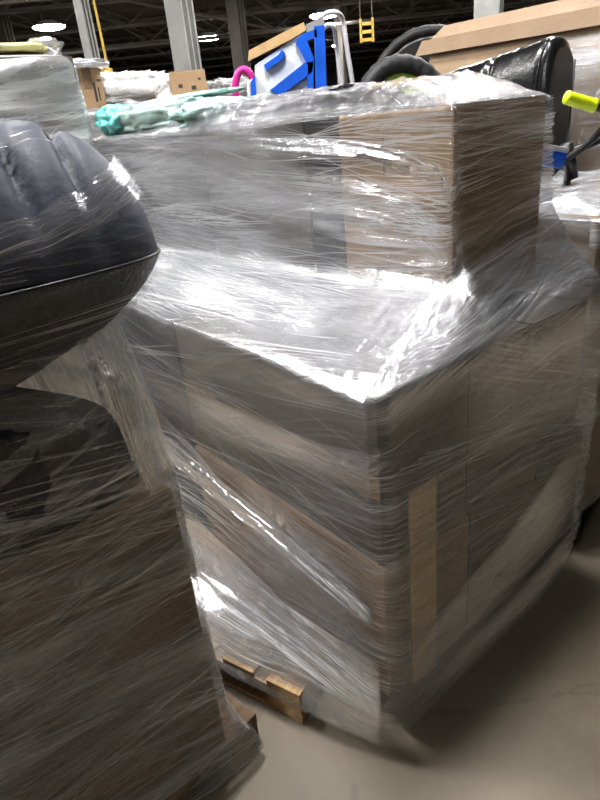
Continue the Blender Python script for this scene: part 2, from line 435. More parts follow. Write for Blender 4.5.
def h_column(x, y, rz, w, mat_l, mat_d):
    bm = bmesh.new(); add_box(bm, (0, 0, ZC/2), (.03, w, ZC)); add_box(bm, (-w*.5, 0, ZC/2), (.035, w, ZC)); add_box(bm, (w*.5, 0, ZC/2), (.035, w, ZC))
    add_box(bm, (0, 0, .02), (w*1.6, w*1.6, .04))
    return struct('steel_column', bm, mat_l, loc=(x, y, 0), rz=rz)
h_column(-1.03, 9.2, R_(62), .25, M['steel_light'], M['steel_dark'])
h_column(-3.0, 12.2, R_(62), .17, M['steel_light'], M['steel_dark'])
h_column(3.75, 11.5, R_(62), .40, M['steel_light'], M['steel_dark'])
h_column(-.66, 19.5, R_(62), .36, M['steel_dark'], M['steel_dark'])
h_column(3.0, 27.0, R_(62), .30, M['steel_dark'], M['steel_dark'])
h_column(-8.6, 24.0, R_(62), .30, M['steel_dark'], M['steel_dark'])

# ------------------------------------------------------------------ lamps
def lamp(loc, rad, label):
    t = empty('ceiling_lamp', loc); tag(t, label, 'ceiling lamp', 'round high bay ceiling lamps')
    bm = bmesh.new()
    bmesh.ops.create_cone(bm, cap_ends=True, segments=28, radius1=rad, radius2=rad*.45, depth=rad*.3)
    bmesh.ops.translate(bm, vec=(0, 0, rad*.17), verts=bm.verts); mesh_obj('lamp_housing', bm, M['lamp_body'], t)
    bm = bmesh.new(); bmesh.ops.create_uvsphere(bm, u_segments=24, v_segments=10, radius=rad*.95)
    bmesh.ops.scale(bm, vec=(1, 1, .13), verts=bm.verts); bmesh.ops.translate(bm, vec=(0, 0, -.01), verts=bm.verts)
    mesh_obj('lamp_diffuser', bm, M['lamp'], t, smooth=True)
    bm = bmesh.new(); add_tube(bm, [(0, 0, rad*.3), (0, 0, ZC-loc[2])], .012, 6); mesh_obj('hanging_cord', bm, M['steel_dark'], t)
for loc, rad, lab in (
        ((-6.57, 22.1, 5.0), .50, 'large round lit ceiling lamp nearest the left edge above the wrapped loads'),
        ((-7.35, 24.1, 5.0), .20, 'small lit lamp just below the big lamp at far left'),
        ((-2.17, 28.0, 5.0), .56, 'round lit ceiling lamp just right of the pale grey steel column'),
        ((2.31, 25.3, 5.0), .58, 'bright round ceiling lamp above the blue framed board'),
        ((3.89, 35.3, 5.0), .42, 'dim distant ceiling lamp behind the bent white tubes'),
        ((11.9, 28.2, 5.05), .50, 'ceiling lamp cut by the top edge above the long carton')):
    lamp(loc, rad, lab)
for x, y in ((0.10, 2.05), (-2.3, 2.5), (2.6, 5.6), (-5.4, 3.0), (-3.8, -4.8), (-3.6, 9.4), (2.0, 9.8), (7.6, 10.4), (-.8, 15.6), (5, 16.5), (-6.5, 15.5)):  # unseen lamps, some added as fill to brighten the near faces
    lamp((x, y, 5.0), .42, 'unseen round ceiling lamp overhead to light the loads')

# ------------------------------------------------------------------ pallets
def pallet(loc, rz, lx, ly, h, mat, label):
    t = empty('wooden_pallet', loc, rz); tag(t, label, 'pallet')
    bt = .018
    n = 6; bw = ly/n*.74
    for i in range(n):
        bm = bmesh.new(); y = bw/2+(ly-bw)*i/(n-1); add_box(bm, (lx/2, y, h-bt/2), (lx, bw, bt), bevel=.002); mesh_obj('deck_board', bm, mat, t)
    for i in range(3):
        x = .05+(lx-.10)*i/2
        bm = bmesh.new(); add_box(bm, (x, ly/2, h-bt*1.5), (.10, ly, bt), bevel=.002); mesh_obj('stringer_board', bm, mat, t)
        bm = bmesh.new(); add_box(bm, (x, ly/2, bt/2), (.10, ly, bt), bevel=.002); mesh_obj('bottom_board', bm, mat, t)
        for j in range(3):
            bm = bmesh.new(); y = .06+(ly-.12)*j/2
            add_box(bm, (x, y, (bt+h-2*bt)/2), (.098, .118, h-3*bt), bevel=.003); mesh_obj('block', bm, mat, t)
    return t
pallet((-.087, 1.171, 0), R_(55), .98, .92, .118, M['wood'], 'tan wooden pallet with a bare corner showing under the tall wrapped load')
pallet((-.205-.76*math.cos(R_(48)), 1.125-.76*math.sin(R_(48)), 0), R_(48), .76, .86, .125, M['wood_old'], 'dark weathered wooden pallet under the near left wrapped load')

# ------------------------------------------------------------------ cartons
def carton(r0, r1, l0, l1, z0, z1, mat, label, tape=None, marks=None, group=None, rz=0.0, tapemat=None, hole=None):
    """closed corrugated box: bevelled body with a lid seam; tape strips and printed marks are parts"""
    c = W((r0+r1)/2, (l0+l1)/2, z0); dx, dy, dz = r1-r0, l1-l0, z1-z0
    bm = bmesh.new(); add_box(bm, (0, 0, dz/2), (dx, dy, dz), bevel=.006)
    o = mesh_obj('carton', bm, mat, None, c, YAW+rz); tag(o, label, 'box', group)
    bm = bmesh.new()
    for sx in (-1, 1): add_box(bm, (sx*dx*.25, 0, dz+.0018), (dx*.48, dy*.99, .0035))
    mesh_obj('flap', bm, mat, o)
    tm = tapemat or M['tape']
    if tape == 'top':
        bm = bmesh.new(); add_box(bm, (0, 0, dz+.0045), (.05, dy*1.002, .001)); add_box(bm, (0, -dy/2-.0006, dz-.05), (.05, .001, .10)); mesh_obj('packing_tape', bm, tm, o)
    if tape == 'left':
        bm = bmesh.new(); add_box(bm, (-dx/2-.0008, 0, dz*.5), (.001, dy*.999, .06)); mesh_obj('packing_tape', bm, tm, o)
    if marks:
        bm = bmesh.new()
        for side, a, b, w, h in marks:      # a, b along the face from its centre; w, h size
            if side == 'front': add_box(bm, (a, -dy/2-.0008, dz/2+b), (w, .001, h))
            else: add_box(bm, (-dx/2-.0008, a, dz/2+b), (.001, w, h))
        mesh_obj('printed_mark', bm, M['ink'], o)
    if hole:
        bm = bmesh.new(); bmesh.ops.create_cone(bm, cap_ends=True, segments=24, radius1=.035, radius2=.035, depth=.004)
        bmesh.ops.scale(bm, vec=(1.15, .8, 1), verts=bm.verts)
        bmesh.ops.rotate(bm, verts=bm.verts, cent=(0, 0, 0), matrix=Matrix.Rotation(R_(90), 3, 'X'))
        bmesh.ops.translate(bm, vec=(hole[0], -dy/2-.001, hole[1]), verts=bm.verts); mesh_obj('hand_hole_shade', bm, M['black'], o)  # black disc painting the shade inside the hole
    return o

# main load, lower tier
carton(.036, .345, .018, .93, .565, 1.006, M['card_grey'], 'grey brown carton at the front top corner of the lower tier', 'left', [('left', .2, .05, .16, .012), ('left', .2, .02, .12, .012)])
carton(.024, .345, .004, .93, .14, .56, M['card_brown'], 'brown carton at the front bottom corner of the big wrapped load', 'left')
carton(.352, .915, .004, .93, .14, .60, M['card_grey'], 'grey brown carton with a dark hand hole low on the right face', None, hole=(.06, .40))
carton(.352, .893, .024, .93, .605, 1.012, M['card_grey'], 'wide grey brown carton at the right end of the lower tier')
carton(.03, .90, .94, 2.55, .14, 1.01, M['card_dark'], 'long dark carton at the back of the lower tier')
# main load, upper tier
carton(.502, .893, .195, .605, 1.05, 1.555, M['card_tan'], 'tan carton with its front corner outward on the upper tier', 'left', [('left', .03, .17, .006, .05), ('left', .03, .11, .006, .03), ('left', .018, .15, .004, .06)])
carton(.507, .893, .612, .765, 1.05, 1.56, M['black'], 'thin black carton standing between the tan carton and a dark one')
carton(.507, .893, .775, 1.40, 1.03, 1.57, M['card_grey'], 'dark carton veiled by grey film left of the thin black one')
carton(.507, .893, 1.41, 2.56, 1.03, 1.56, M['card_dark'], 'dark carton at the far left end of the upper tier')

# tan corner board held under the film on the right face
bm = bmesh.new(); add_box(bm, (.058, -.006, .30), (.095, .004, .62), bevel=.001)
o = mesh_obj('corner_board', bm, M['tan_strip'], None, W(.09, -.002, .15), YAW)
tag(o, 'upright tan cardboard strip pressed under the film beside the front corner', 'cardboard strip')

# ------------------------------------------------------------------ stretch film on the main load
def loft(keys, nseg_u, nseg_v, amp=.003, seed=0.0, corner=(1.2, 13.0)):
    """keys: list of profiles (same number of points); sampled linearly, then eased and wrinkled along the pull"""
    K = np.asarray(keys, float); nk, npnt = K.shape[:2]
    cols = []; kpos = []
    for i in range(nk-1):
        d = np.linalg.norm(K[i+1, 2:4]-K[i, 2:4], axis=1).mean(); n = max(4, int(round(d*nseg_u)))
        for j in range(n): cols.append(K[i]*(1-j/n)+K[i+1]*(j/n)); kpos.append(i+j/n)
    cols.append(K[-1]); kpos.append(nk-1)
    A = np.array(cols)
    rows = []; tpos = []
    for i in range(npnt-1):
        d = np.linalg.norm(A[:, i+1]-A[:, i], axis=1).mean(); n = max(4, int(round(d*nseg_v)))
        for j in range(n): rows.append(A[:, i]*(1-j/n)+A[:, i+1]*(j/n)); tpos.append(i+j/n)
    rows.append(A[:, -1]); tpos.append(npnt-1)
    P = np.stack(rows, axis=1)
    for _ in range(8):                                              # soften the folds
        Q = P.copy(); Q[:, 1:-1] = .25*P[:, :-2]+.5*P[:, 1:-1]+.25*P[:, 2:]; P = Q
    kpos = np.array(kpos); tpos = np.array(tpos)
    P = P+wrinkle(P, amp, seed, corner)
    return P, kpos, tpos

def normals(P):
    du = np.gradient(P, axis=0); dv = np.gradient(P, axis=1); N = np.cross(du, dv)
    return N/(np.linalg.norm(N, axis=2, keepdims=True)+1e-9)

def wrinkle(P, amp, seed, sc=(1.2, 13.0)):
    n, m = P.shape[:2]; N = normals(P); H = np.zeros((n, m, 1))
    du = np.linalg.norm(np.diff(P, axis=0), axis=2).mean(axis=1); u = np.concatenate([[0], np.cumsum(du)])
    dv = np.linalg.norm(np.diff(P, axis=1), axis=2).mean(axis=0); v = np.concatenate([[0], np.cumsum(dv)])
    for i in range(n):
        for k in range(m):
            a, b = u[i], v[k]
            w = b+.12*nz(a*.9, b*.9, seed)
            H[i, k, 0] = amp*(nz(a*sc[0], w*sc[1], seed)+.6*nz(a*2.2*sc[0]+w*3, w*2.4*sc[1], seed+5)+.5*nz(a*3, b*3, seed+9))
    return N*H

main_keys = [
    [(.92, .90, .12), (.955, .9, .2), (.965, .9, .55), (.965, .9, 1.04), (.955, .9, 1.10), (.94, .9, 1.25), (.937, .9, 1.57), (.78, .85, 1.60)],
    [(.91, .25, .11), (.955, .25, .2), (.965, .25, .55), (.965, .25, 1.05), (.955, .27, 1.11), (.94, .28, 1.27), (.937, .28, 1.57), (.78, .4, 1.60)],
    [(.89, -.01, .10), (.945, -.012, .21), (.958, -.014, .55), (.965, -.012, 1.055), (.955, .07, 1.125), (.940, .165, 1.27), (.935, .184, 1.562), (.78, .30, 1.605)],
    [(.70, -.03, .075), (.71, -.022, .2), (.71, -.014, .55), (.71, -.012, 1.05), (.71, .07, 1.115), (.71, .168, 1.25), (.71, .184, 1.562), (.68, .30, 1.612)],
    [(.48, -.03, .055), (.49, -.022, .2), (.49, -.014, .55), (.49, -.012, 1.045), (.50, .06, 1.095), (.50, .168, 1.20), (.497, .184, 1.562), (.56, .30, 1.615)],
    [(.22, -.035, .045), (.22, -.02, .2), (.22, -.014, .55), (.22, -.012, 1.035), (.32, .05, 1.068), (.470, .165, 1.15), (.489, .184, 1.562), (.58, .30, 1.615)],
    [(-.015, -.04, .03), (.02, -.018, .2), (.022, -.012, .55), (.022, -.012, 1.03), (.20, .08, 1.060), (.462, .18, 1.135), (.487, .187, 1.562), (.58, .31, 1.615)],
    [(-.05, -.015, .03), (-.012, .01, .2), (-.012, .012, .55), (-.010, .012, 1.03), (.19, .10, 1.060), (.458, .21, 1.13), (.486, .20, 1.563), (.60, .32, 1.615)],
    [(-.09, .15, .06), (-.035, .15, .22), (-.016, .15, .55), (-.012, .15, 1.033), (.19, .22, 1.055), (.455, .30, 1.12), (.485, .30, 1.566), (.60, .38, 1.62)],
    [(-.15, .42, .11), (-.06, .42, .26), (-.018, .42, .55), (-.012, .42, 1.034), (.19, .46, 1.050), (.45, .5, 1.11), (.485, .5, 1.572), (.62, .5, 1.625)],
    [(-.19, .95, .15), (-.07, .95, .30), (-.018, .95, .58), (-.012, .95, 1.034), (.19, .96, 1.05), (.45, .98, 1.10), (.485, .98, 1.58), (.62, .98, 1.62)],
    [(-.12, 1.95, .16), (-.06, 1.95, .30), (-.02, 1.96, .58), (-.012, 1.97, 1.03), (.19, 2.02, 1.05), (.45, 2.06, 1.10), (.485, 2.07, 1.575), (.62, 2.05, 1.60)],
    [(.3, 2.03, .16), (.3, 2.02, .30), (.3, 2.02, .58), (.3, 2.02, 1.03), (.42, 2.05, 1.05), (.5, 2.08, 1.10), (.51, 2.09, 1.575), (.65, 2.02, 1.60)],
]
_k = np.array(main_keys)
_k[:5, 1:, 0] = np.where(_k[:5, 1:, 0] > .93, _k[:5, 1:, 0]-.022, _k[:5, 1:, 0]); _k[:3, 4:7, 0] -= .008
_k[6:12, 1:4, 0] += .018
_k[-2:, :, 1] += .52
hem = [(-.045, -.02, .03), (-.12, .14, .055), (-.225, .40, .075), (-.36, .93, .10)]
for i, h in zip((7, 8, 9, 10), hem): _k[i, 0] = h; _k[i, 1] = np.array(h)*.45+_k[i, 2]*.55; _k[i, 1, 2] = .26
main_keys = _k.tolist()
FP, FK, FT = loft(main_keys, 60, 95, .0032, 1.0)
FN = normals(FP)
def ply_glare(k, t):
    left = min(1, max(0, (k-9.55)/.4)); up = min(1, max(0, (t-5.1)/.5)); step = max(0, min(t-2.8, 5.3-t, .6))/.6
    low = (1-step)*(1-up)
    right = 1.0 if k < 6.5 else 0.0
    cor = min(1, max(0, (k-3.9)/.7))*min(1, max(0, (9.3-k)/1.3))  # glare on the step corner, put in as much denser film
    d = .36*low+up*((.14 if k > 6.4 else .5)*(1-left)+.85*left)+step*(.75*(1-cor)+3.6*cor+.05*left*(1-cor))
    return d
plies_glare = np.array([[ply_glare(k, t) for t in FT] for k in FK])
main_film = grid_obj('stretch_film', FP, M['film_main'], None, loc=(OX, OY, 0), rz=YAW, plies_glare=plies_glare)
tag(main_film, 'clear stretch film wound round the tall two-tier load in the middle', 'stretch film')

def fsample(A, k, t):
    i = np.interp(k, FK, np.arange(len(FK))); j = np.interp(t, FT, np.arange(len(FT)))
    i0 = min(int(i), len(FK)-2); j0 = min(int(j), len(FT)-2); a, b = i-i0, j-j0
    return A[i0, j0]*(1-a)*(1-b)+A[i0+1, j0]*a*(1-b)+A[i0, j0+1]*(1-a)*b+A[i0+1, j0+1]*a*b

def t_of_z(k, z):
    zs = [fsample(FP, k, t)[2] for t in np.linspace(0, 7, 141)]
    return float(np.interp(z, np.maximum.accumulate(zs), np.linspace(0, 7, 141)))

SIGN = 1.0 if (fsample(FN, 4.0, 2.0)[1] < 0) else -1.0
def band(k0, zl0, zu0, k1, zl1, zu1, off=.007, dense=1.1, crisp=False, nu=70, nv=16, mat='film_band', label=None, bow=0.0, use_t=False):
    """a further turn of film lying on the first, between two slanting edges"""
    P = np.zeros((nu, nv, 3))
    for i in range(nu):
        a = i/(nu-1); k = k0+(k1-k0)*a
        if use_t: tl, tu = zl0+(zl1-zl0)*a, zu0+(zu1-zu0)*a
        else:
            sag = bow*math.sin(math.pi*a)
            tl, tu = t_of_z(k, zl0+(zl1-zl0)*a-sag), t_of_z(k, zu0+(zu1-zu0)*a-sag)
        for j in range(nv):
            b = j/(nv-1); t = tl+(tu-tl)*b
            w = .004*nz(a*3+k0*7, b*5, k1)
            P[i, j] = fsample(FP, k, t)+SIGN*fsample(FN, k, t)*(off+w*(1 if 0 < j < nv-1 else 0)+.003*nz(a*20, b*9, 3))
    a = np.linspace(0, 1, nu)[:, None]; b = np.linspace(0, 1, nv)[None, :]
    fade = np.clip(np.minimum(a, 1-a)/.22, 0, 1)*np.clip(b/.6, 0, 1)**.8*np.clip((1-b)/.12, .25, 1)*np.ones((nu, nv))
    o = grid_obj('film_band', P, M[mat], main_film, plies_glare=(np.clip(fade*3, 0, 1) if crisp else fade)*dense)
    if label: tag(o, label)
    return o
band(6.9, .045, .20, 10.6, .10, .46, .010, dense=1.5, crisp=True, label='white gathered band along the bottom hem')
band(7.1, .40, .46, 10.6, .52, .58, .009, mat='film_white_glare', dense=1.3, crisp=True)
band(6.95, .12, .32, 10.4, .27, .33, .013, mat='film_white_glare', dense=1.3, crisp=True)  # lamp glints on the flared hem painted as white film
band(7.15, .20, .50, 9.4, .34, .64, .006, mat='film_crumple')
band(6.0, .84, .93, 10.5, .66, .80, .007, mat='film_main')
band(2.2, .30, .62, 6.3, .07, .22, .008, mat='film_main')
band(2.1, .08, .26, 5.6, .05, .13, .009, mat='film_main')
band(2.05, .62, 1.06, 4.9, .74, 1.04, .006, mat='film_main', label='grey second layer on the right face')
band(5.2, 1.30, 1.36, 11, 1.50, 1.57, .006)
band(6.2, 1.16, 1.26, 11, 1.28, 1.52, .006, mat='film_main')
band(6.0, 3.1, 5.0, 9.0, 3.15, 5.1, .008, use_t=True, label='bright slack film over the step between the tiers')
band(8.4, 3.1, 5.0, 11.0, 3.6, 5.4, .007, mat='film_main', use_t=True)

strands(main_film, FP, 1100, 21, slopes=((0, 3), (7, 4), (-7, 3)), vmin=.02, vmax=.42, length=(.3, 1.2), wid=(.001, .005), mat=M['strand_soft'], spread=.09)
strands(main_film, FP, 500, 22, slopes=((0, 3),), vmin=.5, vmax=.93, umin=.50, length=(.3, 1.0), wid=(.001, .004), mat=M['strand_soft'], spread=.09)
strands(main_film, FP, 800, 11, slopes=((0, 4), (10, 5), (-9, 4)), vmin=.02, vmax=.42, length=(.2, 1.1), wid=(.0003, .0013))
strands(main_film, FP, 1700, 12, vmin=.62, vmax=.93, slopes=((0, 3), (0, 2), (4, 3)), length=(.2, .9), wid=(.0003, .0016))
strands(main_film, FP, 60, 33, vmin=.70, vmax=.74, umin=.17, umax=.36, slopes=((0, 2),), length=(.15, .4), spread=.02, wid=(.0006, .002))
strands(main_film, FP, 500, 13, vmin=.38, vmax=.68, umin=.33, slopes=((0, 5), (8, 6), (-8, 6)), wid=(.0003, .0014))
band(4.3, 3.06, 4.7, 7.9, 3.06, 4.7, .011, mat='film_white_glare', use_t=True, dense=1.0, label='white film layer painting the glare over the front corner of the step')  # white layer standing for lamp glare on the step corner
# slack plastic bunched on top of the upper tier
def sheet(name, r0, r1, l0, l1, z, amp, seed, mat, n=(90, 150), fr=7.0, edge=.05, base_amp=.02, parent=None, plies_glare=None):
    P = np.zeros((n[0], n[1], 3))
    for i in range(n[0]):
        for k in range(n[1]):
            a, b = i/(n[0]-1), k/(n[1]-1); r, l = r0+(r1-r0)*a, l0+(l1-l0)*b
            e = min(1.0, min(a, 1-a, b, 1-b)/.14)
            h = amp*max(0, .35+.65*ridge(r*fr, l*fr, seed))*e+base_amp*(.5+.5*nz(r*2.4, l*2.4, seed+3))*e-edge*(1-e)**2*.4
            P[i, k] = (r+.012*nz(l*19, r*19, seed+7), l+.012*nz(r*17, l*17, seed+8), z+h)
    return grid_obj(name, P, mat, parent, loc=(OX, OY, 0), rz=YAW, plies_glare=None if plies_glare is None else np.full(n[0]*n[1], plies_glare))
o = sheet('plastic_sheet', .47, .91, .20, 1.75, 1.575, .05, 21.0, M['film_crumple'], base_amp=.05)
tag(o, 'crumpled clear plastic bunched along the top of the tall load', 'plastic sheet')

# ------------------------------------------------------------------ soft lumps
def lump(name, c, half, mat, seed, rz=0.0, tilt=(0, 0), p=2.6, amp=.03, fr=5.0, rid=.0, n=(64, 34), flat=True):
    """a stuffed or folded soft body: superellipsoid with folds; underside flattened onto what carries it"""
    P = np.zeros((n[0], n[1], 3))
    f = lambda x, e: math.copysign(abs(x)**e, x)
    for i in range(n[0]):
        th = 2*math.pi*i/n[0]
        for k in range(n[1]):
            ph = -math.pi/2+math.pi*k/(n[1]-1)
            x = f(math.cos(ph), 2/p)*f(math.cos(th), 2/p); y = f(math.cos(ph), 2/p)*f(math.sin(th), 2/p); z = f(math.sin(ph), 2/p)
            d = amp*fbm(x*fr*half[0]*4, y*fr*half[1]*4, z*fr*half[2]*4+seed)+rid*ridge(x*fr*half[0]*3, y*fr*half[1]*3, z*2+seed)
            s = 1+d/max(min(half), .05)
            q = [x*half[0]*s, y*half[1]*s, z*half[2]*s]
            if flat: q[2] = max(q[2], -half[2])
            P[i, k] = (q[0], q[1], q[2]+half[2])
    o = grid_obj(name, P, mat, None, wrap=True, loc=c, rz=YAW+rz)
    o.rotation_euler = (tilt[0], tilt[1], YAW+rz); return o
o = lump('plastic_bag', W(.72, 1.02, 1.565), (.17, .36, .042), M['plum_bag'], 3.0, amp=.012, rid=.005)
tag(o, 'dark plum grey bag flattened under the crumpled plastic on the top', 'bag')
o = lump('foam_pad', W(.68, 1.93, 1.575), (.13, .30, .06), M['mint_grey'], 8.0, rz=R_(14), amp=.012, rid=.006, p=3.2)
tag(o, 'flat grey green padded sheet lying on the load behind the dark cushion', 'foam pad')
o = lump('plastic_cover', W(.69, 1.47, 1.58), (.20, .085, .042), M['mint'], 5.0, rz=R_(-30), amp=.016, rid=.012)
tag(o, 'pale mint folded cover lying right of the grey green pad', 'plastic cover')
o = lump('plastic_cover', W(.575, 2.27, 1.585), (.085, .10, .055), M['teal'], 11.0, amp=.02, rid=.022)
tag(o, 'small bright teal crumpled plastic beside the brown box with dark print', 'plastic cover')
o = lump('foam_pad', W(.76, 1.88, 1.697), (.07, .30, .012), M['mint'], 15.0, rz=R_(14), amp=.008, rid=.004)
tag(o, 'thin light mint sheet draped over the top of the grey green pad', 'plastic sheet')

# ------------------------------------------------------------------ near left load
carton(-1.62, -.372, .195, .80, .135, .905, M['card_brown'], 'large brown carton on the near left load below the dark bag', None)
o = lump('plastic_bag', W(-.86, .405, .90), (.475, .212, .152), M['black_bag'], 31.0, amp=.015, rid=.008, p=4.0)
tag(o, 'black plastic wrapped bundle between the big carton and the padded seat', 'bag')

# upholstered piece: plan is a rounded rectangle, profile bulges up to a seam and tapers below it
CX, CY, HX, HY = -1.03, .315, .742, .21
def plan(th, hx, hy, p=5.5):
    c, s = math.cos(th), math.sin(th)
    return (math.copysign(abs(c)**(2/p), c)*hx, math.copysign(abs(s)**(2/p), s)*hy)
def upper_profile(b):               # b 0..1 from seam to crown
    a = b*math.pi/2
    return (.17*(1-math.cos(a)), 1.372+.228*math.sin(a))
CREASES = [-.405-.088*i for i in range(0, 9)]
def cushion_upper(off=0.0, n=200, m=44):
    P = np.zeros((n, m, 3))
    for i in range(n):
        th = 2*math.pi*i/n
        for k in range(m):
            b = k/(m-1)
            if b < .72: ins, z = upper_profile(b/.72)
            else:
                u = (b-.72)/.28; ins = .17+(.20-.17)*u; z = 1.600+.012*u
            fx = max(HX-ins+off, .02); fy = max(HY-ins+off, .012)
            x, y = plan(th, fx, fy, 4.2-1.2*min(1, b/.72)); X = CX+x
            dip = 0.0
            for c in CREASES:
                cc = c+.02*math.sin(y*9)
                dip += .024*math.exp(-((X-cc)/.011)**2)+.004*math.exp(-((X-cc)/.04)**2)
            dip *= min(1, b*2.4)
            pf = .006*fbm(X*6, y*6, z*6)
            P[i, k] = (X, CY+y+ (dip*.7 if y < 0 else -dip*.7)*(1 if b < .72 else 0), z-dip+pf+off)
    return P
def cushion_lower(off=0.0, n=200, m=24):
    P = np.zeros((n, m, 3))
    for i in range(n):
        th = 2*math.pi*i/n
        for k in range(m):
            b = k/(m-1); ins = .012*b+.17*b**1.5; z = 1.368-.155*b
            x, y = plan(th, HX-ins+off, HY-ins*.55+off, 4.2)
            P[i, k] = (CX+x+.004*fbm(x*8, y*8, z*8), CY+y, z)
    return P
seat = empty('padded_seat', W(CX, CY, 1.20), YAW)
tag(seat, 'dark slate blue padded seat with stitched channels overhanging the near left load', 'seat')
def in_seat(P):
    Q = P.copy(); Q[..., 0] -= CX; Q[..., 1] -= CY; Q[..., 2] -= 1.20; return Q
U = in_seat(cushion_upper())
grid_obj('cushion', U, M['navy'], seat, wrap=True)
bm = bmesh.new(); bm.faces.new([bm.verts.new(p) for p in U[:, -1]]); mesh_obj('top_panel', bm, M['navy'], seat, smooth=True)
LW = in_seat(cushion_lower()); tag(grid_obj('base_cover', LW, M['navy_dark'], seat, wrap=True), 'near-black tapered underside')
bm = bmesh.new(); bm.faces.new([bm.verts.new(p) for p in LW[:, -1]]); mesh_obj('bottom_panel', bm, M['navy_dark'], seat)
bm = bmesh.new(); add_tube(bm, [Vector((*plan(2*math.pi*i/160, HX+.001, HY+.001, 4.2), 1.370-1.20)) for i in range(160)], .0035, 8, closed=True)
mesh_obj('piping', bm, M['black'], seat, smooth=True)

CU = cushion_upper(.007, 220, 40); CLo = cushion_lower(.009, 220, 24)
seat_film = grid_obj('stretch_film', CU, M['film_cushion'], None, wrap=True, loc=(OX, OY, 0), rz=YAW, plies_glare=np.tile(np.clip(1.3-np.arange(40)/28*.9, .3, 1.3), (220, 1)))
tag(seat_film, 'clear stretch film pulled tight over the dark blue padded seat', 'stretch film')
grid_obj('film_skirt', CLo, M['film_cushion'], seat_film, wrap=True)
q_P = [None]
def quad_sheet(name, A, B, mat, parent=None, n=(60, 24), amp=.004, seed=0.0, glob=True, dense=1.0):
    """sheet stretched between two edge polylines A and B (same direction)"""
    A = np.array(smooth_path(A, 10)); B = np.array(smooth_path(B, 10))
    ia = np.linspace(0, len(A)-1, n[0]); P = np.zeros((n[0], n[1], 3))
    ra = np.stack([np.interp(ia, np.arange(len(A)), A[:, c]) for c in range(3)], 1)
    rb = np.stack([np.interp(np.linspace(0, len(B)-1, n[0]), np.arange(len(B)), B[:, c]) for c in range(3)], 1)
    for k in range(n[1]):
        t = k/(n[1]-1); P[:, k] = ra*(1-t)+rb*t
    P = P+wrinkle(P, amp, seed, (2.0, 25.0)); q_P[0] = P
    return grid_obj(name, P, mat, parent, plies_glare=np.full(P.shape[:2], dense))
# diagonal gathered band across the upholstery
def on_grid(A, i, j):
    i0 = min(int(i), A.shape[0]-2); j0 = min(int(j), A.shape[1]-2); x, y = i-i0, j-j0
    return A[i0, j0]*(1-x)*(1-y)+A[i0+1, j0]*x*(1-y)+A[i0, j0+1]*(1-x)*y+A[i0+1, j0+1]*x*y
CU2 = cushion_upper(.010, 220, 40)
def seat_band(ia, ja, jb, ib, jc, jd):
    P = np.array([[on_grid(CU2, ia+(ib-ia)*q/79, (ja+(jc-ja)*q/79)*(1-w/11)+(jb+(jd-jb)*q/79)*w/11) for w in range(12)] for q in range(80)])
    return grid_obj('film_band', P, M['film_band'], seat_film, plies_glare=np.clip(np.minimum(np.arange(80), 79-np.arange(80))/18, 0, 1)[:, None]*np.full((80, 12), .4)), P
_, sbp = seat_band(218, 9, 15, 172, 1, 5)
strands(seat_film, sbp, 70, 44, slopes=((0, 2),), wid=(.0003, .001), length=(.15, .5), spread=.02, off=.002)
left_keys = []
def lprof(r, l, nx, ny, topz, topr, topl, fl=.0):
    """hem on the pallet, up the carton, slack to the seat above"""
    return [(r+nx*(.10+fl), l+ny*(.012), .03), (r+nx*(.075+fl), l+ny*.012, .13), (r+nx*.016, l+ny*.012, .22), (r+nx*.010, l+ny*.012, .60), (r+nx*.010, l+ny*.012, .95),
            (topr*.15+r*.85, topl*.15+l*.85, 1.02), (topr, topl, topz)]
left_keys = [lprof(-1.62, .193, 0, -1, 1.24, -1.55, .19), lprof(-1.0, .193, 0, -1, 1.24, -1.0, .19), lprof(-.55, .193, 0, -1, 1.25, -.58, .185),
             lprof(-.40, .193, .1, -1, 1.27, -.47, .17), lprof(-.372, .195, 1, -1, 1.285, -.42, .17), lprof(-.372, .215, 1, -.2, 1.285, -.40, .24),
             lprof(-.372, .50, 1, 0, 1.285, -.40, .50), lprof(-.372, .80, 1, .2, 1.285, -.40, .74)]
LP, _, _ = loft(left_keys, 60, 95, .0025, 6.0)
left_film = grid_obj('stretch_film', LP, M['film_left'], None, loc=(OX, OY, 0), rz=YAW, plies_glare=np.full(LP.shape[:2], 2.6))
tag(left_film, 'clear stretch film round the large carton on the near left load', 'stretch film')
g = quad_sheet('film_band', [(-.415, .155, 1.285), (-.385, .165, 1.12), (-.366, .178, .955)], [(-.60, .15, 1.225), (-.475, .165, 1.14), (-.445, .175, 1.02), (-.425, .178, .925)], M['film_band'], left_film, seed=3.0, dense=1.9)
tag(g, 'bright taut gusset from the seat down to the carton corner')
strands(left_film, q_P[0], 90, 19, slopes=((0, 3), (3, 3)), wid=(.0003, .0012), length=(.1, .3), spread=.02, bundle=4)
quad_sheet('film_band', [(-.362, .175, .80), (-.8, .175, .62), (-1.3, .175, .56)], [(-.362, .175, .74), (-.8, .175, .56), (-1.3, .175, .50)], M['film_left'], left_film, seed=5.0)
quad_sheet('film_band', [(-.362, .175, .55), (-.8, .175, .47), (-1.3, .175, .43)], [(-.362, .175, .47), (-.8, .175, .36), (-1.3, .175, .30)], M['film_left'], left_film, seed=6.0)

